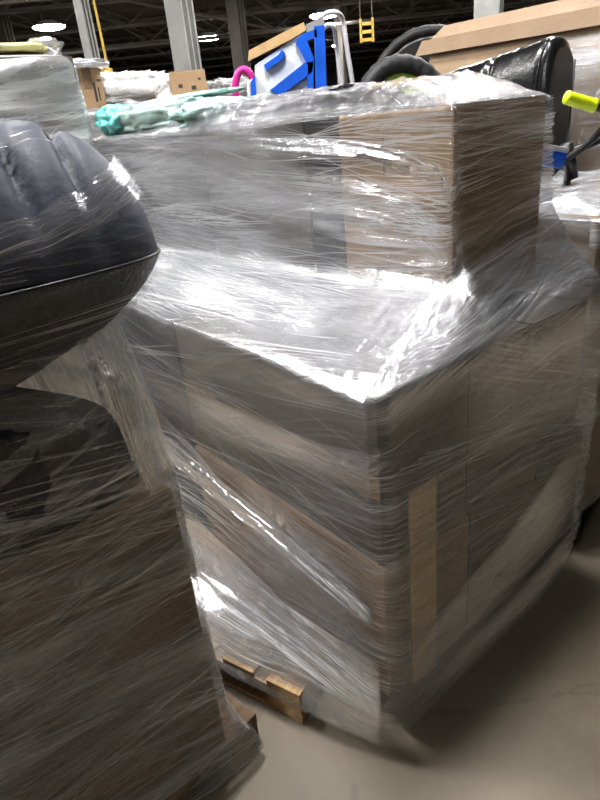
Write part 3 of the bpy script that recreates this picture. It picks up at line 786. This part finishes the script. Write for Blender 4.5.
strands(left_film, LP, 900, 24, slopes=((0, 3), (8, 4), (-8, 4)), vmax=.90, length=(.3, 1.2), wid=(.0008, .004), mat=M['strand_soft'], spread=.09)
strands(left_film, LP, 700, 14, slopes=((0, 4), (4, 4), (12, 5), (-12, 4)), wid=(.0002, .0008), length=(.2, 1.0), spread=.05, vmax=.76)
strands(seat_film, CLo, 60, 15, slopes=((0, 4), (5, 4)), wid=(.0003, .0008), umin=.5)
strands(seat_film, CU, 170, 16, slopes=((-10, 5), (0, 4)), wid=(.0003, .0009), vmax=.7, umin=.5, length=(.1, .5), mat=M['strand_soft'])
# ------------------------------------------------------------------ right load
tp = empty('plastic_pallet', W(1.05, .09, 0), YAW); tag(tp, 'black plastic pallet under the wrapped load at the right edge', 'pallet')
bm = bmesh.new(); add_box(bm, (.5, .6, .118), (1.0, 1.2, .035), bevel=.006); mesh_obj('deck', bm, M['black'], tp)
for x in (.06, .5, .94):
    bm = bmesh.new(); add_box(bm, (x, .6, .05), (.11, 1.2, .1), bevel=.005); mesh_obj('runner', bm, M['black'], tp)
for i, (z0, z1) in enumerate(((.136, .49), (.495, .85), (.855, 1.215))):
    lv = ('bottom', 'middle', 'top')[i]
    carton(1.06, 1.54, .10, 1.27, z0, z1, M['card_pale'], f'tan carton in the {lv} row of the right edge load, nearer side', 'left', group='tan cartons on the right load')
    carton(1.55, 2.04, .10, 1.27, z0, z1, M['card_pale'], f'tan carton in the {lv} row of the right edge load, farther side', group='tan cartons on the right load')

f_P = [None]
def wrap_load(r0, r1, l0, l1, z0, z1, mat, label, seed, amp=.006, cover=True, o=.014, bulge=.02):
    """film round all four sides of a load and over the rim of its top"""
    def pr(r, l, ir, il):
        return [(r, l, z0), (r+(ir*-bulge*.3), l+(il*-bulge*.3), z0+(z1-z0)*.3), (r, l, z0+(z1-z0)*.7), (r+ir*.01, l+il*.01, z1-.01), (r+ir*.06, l+il*.06, z1+.012), (r+ir*.25, l+il*.25, z1+.022)]
    a, b, c, d = r0-o, r1+o, l0-o, l1+o; e = .03
    ks = [pr(a, c+e, 1, 1), pr(a+e*.3, c+e*.3, 1, 1), pr(a+e, c, 1, 1), pr(b-e, c, -1, 1), pr(b, c+e, -1, 1), pr(b, d-e, -1, -1), pr(b-e, d, -1, -1), pr(a+e, d, 1, -1), pr(a, d-e, 1, -1), pr(a, c+e, 1, 1)]
    P, _, _ = loft(ks, 34, 60, amp, seed, (1.2, 9.0)); f_P[0] = P
    ob = grid_obj('stretch_film', P, mat, None, loc=(OX, OY, 0), rz=YAW); tag(ob, label, 'stretch film')
    return ob
f = wrap_load(1.05, 2.05, .09, 1.28, .14, 1.225, M['film_right'], 'glossy stretch film round the tan cartons at the right edge', 41.0, .008)
sheet('film_top', 1.05, 2.05, .08, 1.28, 1.225, .03, 51.0, M['film_right'], n=(70, 80), fr=5.0, base_amp=.02, parent=f, plies_glare=4.0).location = (0, 0, 0)  # film made extra dense to paint the white glare on top
for ch in f.children: ch.rotation_euler = (0, 0, 0)
strands(f, f_P[0], 160, 17, slopes=((0, 3),), wid=(.0006, .003))

# ------------------------------------------------------------------ black leather sofa arm on the right load
def bolster():
    t = empty('sofa_arm', W(1.86, 1.08, 1.25), YAW); tag(t, 'black leather sofa arm lying behind the upper right carton', 'sofa arm')
    n, m = 72, 56; P = np.zeros((n, m, 3))
    def sect(a, b):                       # a around, b along 0 near .. 1 far
        top = .535-.09*b; hw = .115+.02*b
        c, s = math.cos(a), math.sin(a)
        x = math.copysign(abs(c)**.62, c)*hw*(1.0 if s < 0 else 1-.10*s)
        z = top*.5+math.copysign(abs(s)**.70, s)*top*.5
        return x, z
    L = .63
    for i in range(n):
        a = 2*math.pi*i/n
        for k in range(m):
            b = k/(m-1)
            cap = min(1.0, (b/.07))**.5 if b < .07 else 1.0
            x, z = sect(a, b); zc = .267-.045*b
            sc = .80+.20*cap
            pinch = 1-.10*math.exp(-((b-.46-.10*(z-.25))/.025)**2)-.03*math.exp(-((b-.075)/.012)**2)
            y = -.36+L*b
            P[i, k] = (x*sc*pinch, y+.006*nz(a*2, b*8), zc+(z-zc)*sc*pinch+.006*fbm(a, b*7, 2))
    grid_obj('arm_body', P, M['leather'], t, wrap=True)
    bm = bmesh.new(); bm.faces.new([bm.verts.new(p) for p in P[:, 0]]); mesh_obj('end_panel', bm, M['leather'], t)
    bm = bmesh.new(); add_tube(bm, [P[i, 4]*1.0 for i in range(n)], .006, 6, closed=True); mesh_obj('seam', bm, M['leather'], t, smooth=True)
    bm = bmesh.new(); add_box(bm, (.137, -.27, .22), (.012, .13, .44), bevel=.004); mesh_obj('back_board', bm, M['grey_plastic'], t)
    return t
arm = bolster()

# ------------------------------------------------------------------ child's bike lying on the right load
def bike():
    t = empty('childs_bike', W(1.42, .40, 1.25), 0); tag(t, "child's bike handlebar with yellow-green grip on the right load", 'bike')
    o0 = t.location
    def L(*p): return [Vector(q)-o0 for q in p]
    bm = bmesh.new(); g = L((.985, 2.2, 1.548), (1.087, 2.2, 1.512)); ax = g[1]-g[0]
    pts = [g[0]+ax*(i/14) for i in range(15)]
    add_tube(bm, pts, [.020 if i == 0 else .024 if i in (13, 14) else (.0205+.0016*(i % 2)) for i in range(15)], 18); mesh_obj('grip', bm, M['lime'], t, smooth=True)
    bm = bmesh.new(); add_tube(bm, smooth_path(L((1.08, 2.2, 1.514), (1.13, 2.2, 1.49), (1.13, 2.2, 1.45), (1.08, 2.22, 1.39), (1.02, 2.24, 1.345), (.98, 2.26, 1.30))), .012, 12); mesh_obj('handlebar', bm, M['rubber'], t, smooth=True)
    bm = bmesh.new(); add_tube(bm, smooth_path(L((1.20, 2.25, 1.42), (1.10, 2.25, 1.385), (1.02, 2.25, 1.36))), .014, 12); mesh_obj('brake_lever', bm, M['black'], t, smooth=True)
    bm = bmesh.new(); add_tube(bm, L((1.03, 2.26, 1.40), (1.06, 2.26, 1.28)), .022, 14); mesh_obj('stem_clamp', bm, M['black'], t, smooth=True)
    bm = bmesh.new(); c = Vector((.95, 2.24, 1.36))-o0
    add_box(bm, c, (.11, .09, .055), Matrix.Rotation(R_(14), 3, 'Y'), bevel=.016); mesh_obj('blue_cover', bm, M['blue'], t, smooth=False)
    bm = bmesh.new(); add_box(bm, c+Vector((.012, 0, .032)), (.10, .092, .018), Matrix.Rotation(R_(14), 3, 'Y'), bevel=.006); mesh_obj('cap', bm, M['grey_plastic'], t)
    bm = bmesh.new(); add_tube(bm, L((1.05, 2.27, 1.29), (1.06, 2.30, 1.262)), .014, 12); mesh_obj('fork', bm, M['black'], t)
bike()

# ------------------------------------------------------------------ loads behind
def plain_load(r0, r1, l0, l1, z0, z1, nr, nzv, mat, where, film_mat, seed, flabel, fz0=None):
    for i in range(nr):
        for j in range(nzv):
            a, b = r0+(r1-r0)*i/nr, r0+(r1-r0)*(i+1)/nr; c, d = z0+(z1-z0)*j/nzv, z0+(z1-z0)*(j+1)/nzv
            carton(a+.004, b-.004, l0, l1, c+.001, d-.006, mat, f'{("lower", "upper", "top")[min(j, 2)] if nzv > 1 else "single"} carton {("on the left", "on the right", "in the middle")[min(i, 2)] if nr > 1 else "alone"} {where}', group=f'cartons {where}')
    return wrap_load(r0, r1, l0, l1, z0, z1, film_mat, flabel, seed)
def simple_pallet(r0, r1, l0, l1, label):
    t = empty('wooden_pallet', W(r0, l0, 0), YAW); tag(t, label, 'pallet')
    bm = bmesh.new(); add_box(bm, ((r1-r0)/2, (l1-l0)/2, .12), (r1-r0, l1-l0, .03)); mesh_obj('deck', bm, M['wood_old'], t)
    for x in (.06, (r1-r0)/2, r1-r0-.06):
        bm = bmesh.new(); add_box(bm, (x, (l1-l0)/2, .0525), (.1, l1-l0, .105)); mesh_obj('runner', bm, M['wood_old'], t)
# beyond the dark seat, left edge
simple_pallet(-.85, .34, 2.35, 3.30, 'pallet under the grey wrapped load behind the dark seat')
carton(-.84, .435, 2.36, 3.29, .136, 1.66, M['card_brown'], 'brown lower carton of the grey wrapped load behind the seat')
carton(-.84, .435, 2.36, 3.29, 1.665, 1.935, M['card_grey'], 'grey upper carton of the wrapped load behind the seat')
wrap_load(-.85, .445, 2.35, 3.30, .14, 1.94, M['film_far'], 'milky stretch film round the load behind the dark seat', 61.0)
strands(bpy.data.objects[COL.objects[-1].name], f_P[0], 140, 18, slopes=((0, 4),), wid=(.0006, .002))
o = lump('foam_pad', W(.19, 2.58, 1.965), (.20, .16, .022), M['yellow_pad'], 71.0, amp=.006, p=3.5); tag(o, 'pale yellow pad on top of the milky wrapped load', 'foam pad')
o = lump('plastic_bag', W(.385, 2.66, 1.962), (.06, .17, .035), M['film_crumple'], 73.0, amp=.02, rid=.02); tag(o, 'clear crumpled plastic bag at the right corner of the milky load', 'bag')
o = lump('plastic_bag', W(-.06, 2.72, 1.962), (.13, .16, .045), M['film_crumple'], 75.0, amp=.02, rid=.02); tag(o, 'clear crumpled plastic bag at the left edge beside the yellow pad', 'bag')
# white wrapped load behind the mint sheets
simple_pallet(.55, 2.35, 2.78, 4.1, 'pallet under the white wrapped load behind the mint sheets')
carton(.56, 1.44, 2.8, 4.08, .136, 1.70, M['card_grey'], 'carton on the left inside the white wrapped load')
carton(1.45, 2.34, 2.8, 4.08, .136, 1.72, M['card_grey'], 'carton on the right inside the white wrapped load')
wf = wrap_load(.55, 2.35, 2.79, 4.1, .14, 1.725, M['film_far'], 'white crinkled stretch film behind the mint sheets', 81.0)
carton(.66, .82, 2.96, 3.12, 1.745, 1.945, M['card_tan'], 'upright brown box with dark vertical print beside the milky load', 'top',
       [('front', .03, -.02, .014, .10), ('front', .05, -.03, .008, .07), ('front', -.06, .03, .02, .03), ('front', .06, .04, .02, .012)], rz=R_(-14))
o = lump('plastic_cover', W(.73, 3.04, 1.952), (.13, .12, .022), M['film_far'], 88.0, amp=.012, rid=.012); tag(o, 'white plastic draped over the brown box with dark print', 'plastic cover')
o = lump('wrapped_bundle', W(1.02, 3.28, 1.745), (.32, .14, .09), M['white_plastic'], 91.0, amp=.025, rid=.03, p=4, fr=8); tag(o, 'white crinkled bundle between the two brown boxes', 'bundle')
o = lump('wrapped_bundle', W(1.80, 3.05, 1.745), (.26, .20, .055), M['film_far'], 93.0, amp=.014, rid=.014, p=3.5); tag(o, 'clear wrapped bundle right of the brown box in front of the column', 'bundle')
carton(1.24, 1.46, 2.84, 3.02, 1.75, 1.905, M['card_tan'], 'brown box with round dents in front of the grey steel column', 'left',
       [('front', -.05, 0, .025, .02), ('front', .03, -.015, .03, .022), ('front', .07, .03, .016, .012)], rz=R_(-30))
# load carrying the toys, behind the upper tier
simple_pallet(1.02, 2.12, 1.36, 2.50, 'pallet under the toy pile behind the tall load')
carton(1.03, 2.11, 1.37, 2.49, .136, .80, M['card_brown'], 'lower brown carton beneath the toy pile')
carton(1.03, 2.11, 1.37, 2.49, .805, 1.46, M['card_brown'], 'upper brown carton beneath the toy pile')

# ------------------------------------------------------------------ toys on that load
PX = 1.0/172.0
def toy_plane(px, py, dy=0.0, base=(300, 75)):
    dx, dyy = (px-base[0])*PX, (py-base[1])*PX
    return Vector((dx*math.cos(ROLL)-dyy*math.sin(ROLL), dy, -(dx*math.sin(ROLL)+dyy*math.cos(ROLL))))
def plate(bm, pts, y0, y1):
    a = [bm.verts.new(toy_plane(x, y, y0)) for x, y in pts]; b = [bm.verts.new(toy_plane(x, y, y1)) for x, y in pts]
    bm.faces.new(a); bm.faces.new(b[::-1]); n = len(a)
    for i in range(n): bm.faces.new((a[i], b[i], b[(i+1) % n], a[(i+1) % n]))
TB = Vector((.18, 3.55, 1.735))
toy = empty('play_board', TB); tag(toy, 'tilted white play board with blue plastic frame and tan top rail', 'play board')
bm = bmesh.new(); plate(bm, [(256, 118), (258, 60), (302, 34), (316, 118)], .0, .02); mesh_obj('board', bm, M['white_board'], toy)
bm = bmesh.new(); plate(bm, [(252, 57), (253, 49), (287, 33), (301, 27), (303, 33), (290, 40)], -.012, .035); mesh_obj('top_rail', bm, M['rail'], toy)
for pts in ([(310, 30), (319, 29), (325, 118), (315, 118)], [(294, 43), (300, 36), (312, 32), (313, 38), (304, 41), (310, 54), (311, 118), (305, 118), (305, 60), (297, 47)],
            [(271, 80), (302, 58), (310, 57), (309, 65), (281, 84)], [(254, 120), (254, 74), (258, 68), (261, 120)], [(266, 60), (279, 52), (282, 48), (285, 51), (282, 56), (268, 64)]):
    bm = bmesh.new(); plate(bm, pts, -.022, .0); mesh_obj('blue_frame', bm, M['blue'], toy)
bm = bmesh.new(); plate(bm, [(303, 29), (316, 23), (319, 26), (318, 32), (304, 35)], -.02, .04); mesh_obj('bracket', bm, M['grey_plastic'], toy)
for pts in ([(314, 24), (322, 19), (331, 19), (337, 24), (341, 44), (349, 80), (355, 118)], [(318, 31), (323, 28), (328, 30), (332, 44), (338, 80), (344, 118)]):
    bm = bmesh.new(); add_tube(bm, smooth_path([toy_plane(x, y, .03+.05*(i > 2)) for i, (x, y) in enumerate(pts)]), .0125, 12); mesh_obj('tube_leg', bm, M['white_tube'], toy, smooth=True)
pk = empty('toy_ring', TB+Vector((-.30, .10, -.02))); tag(pk, 'magenta toy hoop at the left end of the tilted play board', 'toy')
bm = bmesh.new(); add_tube(bm, [Vector((.055*math.cos(a), 0, .01+.115*math.sin(a))) for a in [2*math.pi*i/40 for i in range(40)]], .020, 10, closed=True); mesh_obj('hoop', bm, M['pink'], pk, smooth=True)
bm = bmesh.new(); add_tube(bm, smooth_path([(.02, -.035, -.30), (.02, -.035, .02), (.035, -.035, .06), (.07, -.035, .07)]), .011, 10); mesh_obj('stem', bm, M['white_tube'], pk, smooth=True)

def wheel(c, rad, tr, yaw, tilt, label, disc, name='stroller_wheel', tread=True):
    t = empty(name, c); t.rotation_euler = (tilt, 0, yaw); tag(t, label, 'wheel')
    n = 72; bm = bmesh.new()
    add_tube(bm, [Vector(((rad-tr)*math.cos(a), 0, (rad-tr)*math.sin(a))) for a in [2*math.pi*i/n for i in range(n)]],
             [tr*(1+.06*math.sin(i*2.1) if tread else 1) for i in range(n)], 14, closed=True); mesh_obj('tyre', bm, M['rubber'], t, smooth=True)
    bm = bmesh.new(); add_tube(bm, [Vector(((rad-2.1*tr)*math.cos(a), 0, (rad-2.1*tr)*math.sin(a))) for a in [2*math.pi*i/n for i in range(n)]], tr*.32, 8, closed=True); mesh_obj('rim', bm, M['white_tube'] if disc is None else M[disc], t, smooth=True)
    bm = bmesh.new(); bmesh.ops.create_cone(bm, cap_ends=True, segments=48, radius1=rad-2.1*tr, radius2=rad-2.3*tr, depth=.02)
    bmesh.ops.rotate(bm, verts=bm.verts, cent=(0, 0, 0), matrix=Matrix.Rotation(R_(90), 3, 'X')); mesh_obj('disc', bm, M[disc] if disc else M['black'], t)
    bm = bmesh.new(); bmesh.ops.create_cone(bm, cap_ends=True, segments=24, radius1=.03, radius2=.025, depth=.07)
    bmesh.ops.rotate(bm, verts=bm.verts, cent=(0, 0, 0), matrix=Matrix.Rotation(R_(90), 3, 'X')); mesh_obj('hub', bm, M['grey_plastic'], t)
wheel((1.00, 4.15, 1.63), .39, .032, R_(-8), R_(-6), 'large black wheel behind the smaller one, partly behind the long carton', None)
wheel((.66, 3.30, 1.575), .245, .046, R_(8), R_(-14), 'smaller black knobbly tyre with lime green disc on the toy pile', 'green')
o = lump('plastic_bag', W(1.55, 1.78, 1.466), (.46, .36, .10), M['black_bag'], 101.0, amp=.02, rid=.02); tag(o, 'low dark bag on the toy pile under the wheels and board', 'bag')

# ------------------------------------------------------------------ long carton at right
simple_pallet(2.16, 3.2, .40, 1.75, 'pallet under the long open carton')
carton(2.17, 3.19, .42, 1.74, .136, 1.16, M['card_tan'], 'tan carton under the long open carton')
lc = empty('long_carton', W(2.2, .50, 1.165), YAW); tag(lc, 'long open tan carton with a folded flap behind the leather sofa arm', 'box')
def panel(name, pts, th, mat, parent):
    P = [Vector(p) for p in pts]; nrm = (P[1]-P[0]).cross(P[3]-P[0]).normalized()*th
    bm = bmesh.new(); a = [bm.verts.new(p) for p in P]; b = [bm.verts.new(p+nrm) for p in P]
    bm.faces.new(a); bm.faces.new(b[::-1])
    for i in range(4): bm.faces.new((a[i], b[i], b[(i+1) % 4], a[(i+1) % 4]))
    return mesh_obj(name, bm, mat, parent)
panel('side_panel', [(0, -.15, 0), (0, 1.22, 0), (0, 1.22, .735), (0, -.15, .715)], .006, M['card_pale'], lc)
panel('side_panel', [(.7, -.15, 0), (.7, 1.22, 0), (.7, 1.22, .70), (.7, -.15, .70)], .006, M['card_pale'], lc)
panel('end_panel', [(0, -.15, 0), (.7, -.15, 0), (.7, -.15, .68), (0, -.15, .68)], .006, M['card_pale'], lc)
panel('end_panel', [(0, 1.22, 0), (.7, 1.22, 0), (.7, 1.22, .68), (0, 1.22, .68)], .006, M['card_pale'], lc)
panel('bottom_panel', [(0, -.15, 0), (.7, -.15, 0), (.7, 1.22, 0), (0, 1.22, 0)], .006, M['card_pale'], lc)
panel('flap', [(.01, -.15, .72), (.01, 1.22, .735), (.10, 1.20, .80), (.10, -.15, .79)], .006, M['card_flap'], lc)
panel('flap', [(-.006, -.12, .72), (-.006, 1.26, .735), (-.022, 1.30, .665), (-.022, -.12, .645)], .006, M['card_flap'], lc)
f3 = wrap_load(2.2, 2.9, .36, 1.10, 1.17, 1.80, M['film_right'], 'clear glossy film round the near end of the long carton', 111.0, .006, o=.03)

# ------------------------------------------------------------------ far rows
for i, (x, y, w, h, d) in enumerate(((-2.6, 8.2, 1.2, 2.02, 1.0), (-1.4, 10.8, 1.3, 2.06, 1.1), (-.1, 11.2, 1.2, 2.02, 1.1), (1.6, 9.5, 1.2, 1.75, 1.0), (-5.2, 9.5, 1.3, 2.1, 1.1), (3.4, 8.8, 1.3, 1.8, 1.1), (-3.6, 14.5, 1.3, 2.2, 1.1), (1.0, 15.5, 1.3, 2.1, 1.1))):
    wh = ('behind the white crinkled bundle', 'just left of the grey steel column', 'right of the grey steel column', 'behind the play board', 'behind the milky load', 'behind the long carton', 'far off at left', 'far off behind the play board')[i]
    bm = bmesh.new(); add_box(bm, (0, 0, h/2), (w, d, h), bevel=.03)
    for v in bm.verts: v.co += Vector((.02*nz(v.co.x*4, v.co.y*4, v.co.z*4), 0, .02*nz(v.co.z*3, v.co.x*3, 1)))
    o = mesh_obj('wrapped_load', bm, M['paper'] if i % 2 == 0 else M['card_grey'], None, (x, y, 0), YAW); tag(o, f'distant wrapped pallet load {wh}', 'pallet load', 'distant pallet loads')
for i, (x, y, z, w, h, lab) in enumerate(((-1.75, 10.6, 2.06, .34, .18, 'small far tan box left of the column, with white label'), (-1.38, 10.7, 2.06, .30, .20, 'far tan box immediately left of the steel column'),
                                       (-.86, 10.5, 2.06, .34, .18, 'far tan box just right of the steel column'), (-.1, 11, 2.02, .4, .12, 'far pale box near the left end of the play board'))):
    bm = bmesh.new(); add_box(bm, (0, 0, h/2), (w, .3, h), bevel=.006); o = mesh_obj('carton', bm, M['card_tan'] if i < 3 else M['paper'], None, (x, y, z), R_(12)); tag(o, lab, 'box', 'small far boxes')
    bm = bmesh.new(); add_box(bm, (-w*.12, -.151, h*.5), (w*.3, .002, h*.7)); mesh_obj('paper_label', bm, M['paper'], o)
carton(2.2, 2.95, 1.76, 2.45, .0, 1.28, M['card_tan'], 'tan carton beneath the large black wheel')
# yellow pipe drop and hanging hoist
bm = bmesh.new(); add_tube(bm, [(-2.72, 12.0, 2.2), (-2.74, 12.0, 4.0), (-2.77, 12.0, ZC)], .022, 8)
add_tube(bm, smooth_path([(-2.72, 12, 2.9), (-2.80, 12, 2.75), (-2.84, 12, 2.6), (-2.76, 12, 2.5)]), .03, 8)
bmesh.ops.create_cone(bm, cap_ends=True, segments=12, radius1=.09, radius2=.07, depth=.22, matrix=Matrix.Translation((-2.72, 12, 2.62)))
bmesh.ops.create_cone(bm, cap_ends=True, segments=12, radius1=.12, radius2=.12, depth=.05, matrix=Matrix.Translation((-2.72, 12, 2.22)))
bm2 = bm; o = mesh_obj('yellow_pipe', bm2, M['yellow'], smooth=False); tag(o, 'yellow pipe drop hanging beside the thin pale column', 'pipe')
hs = empty('hanging_rack', (1.80, 12.0, 2.73)); tag(hs, 'small yellow ladder-like rack hanging on cords left of the tyres', 'hanging rack')
for x in (-.13, .13):
    bm = bmesh.new(); add_box(bm, (x*.8, 0, .17), (.035, .05, .36)); mesh_obj('rail', bm, M['yellow'], hs)
    bm = bmesh.new(); add_tube(bm, [(x*.8, 0, .34), (x*.6, 0, ZC-2.73)], .009, 6); mesh_obj('cord', bm, M['steel_dark'], hs)
for z in (.03, .15, .27):
    bm = bmesh.new(); add_box(bm, (0, 0, z), (.20, .05, .05)); mesh_obj('rung', bm, M['yellow'], hs)

# torn white paper stuck on the pallet corner
bm = bmesh.new()
pts = [(-.02, 0, .0), (-.004, -.003, .018), (.006, -.002, .004), (.022, -.004, .006), (.012, -.002, -.012), (-.006, -.003, -.006)]
bm.faces.new([bm.verts.new(p) for p in pts]); r = bmesh.ops.solidify(bm, geom=bm.faces[:], thickness=.001)
o = mesh_obj('paper_scrap', bm, M['paper'], None, (-.087-.20*math.cos(R_(35))-.004, 1.171+.20*math.sin(R_(35))-.006, .095), R_(-35)); tag(o, 'torn white paper scrap stuck to the bare pallet corner', 'paper scrap')

# ------------------------------------------------------------------ render look
wd = bpy.data.worlds.new('world'); SC.world = wd; wd.use_nodes = True
wd.node_tree.nodes['Background'].inputs[0].default_value = (0.02, 0.02, 0.022, 1); wd.node_tree.nodes['Background'].inputs[1].default_value = 1.0
SC.view_settings.view_transform = 'Standard'; SC.view_settings.look = 'None'; SC.view_settings.gamma = 1.0
SC.view_settings.use_curve_mapping = False; SC.view_settings.exposure = 0.6
SC.cycles.denoising_prefilter = 'ACCURATE'; SC.cycles.transparent_max_bounces = 32; SC.cycles.max_bounces = 10; SC.cycles.sample_clamp_indirect = 8.0
SC.cycles.caustics_reflective = False; SC.cycles.caustics_refractive = False
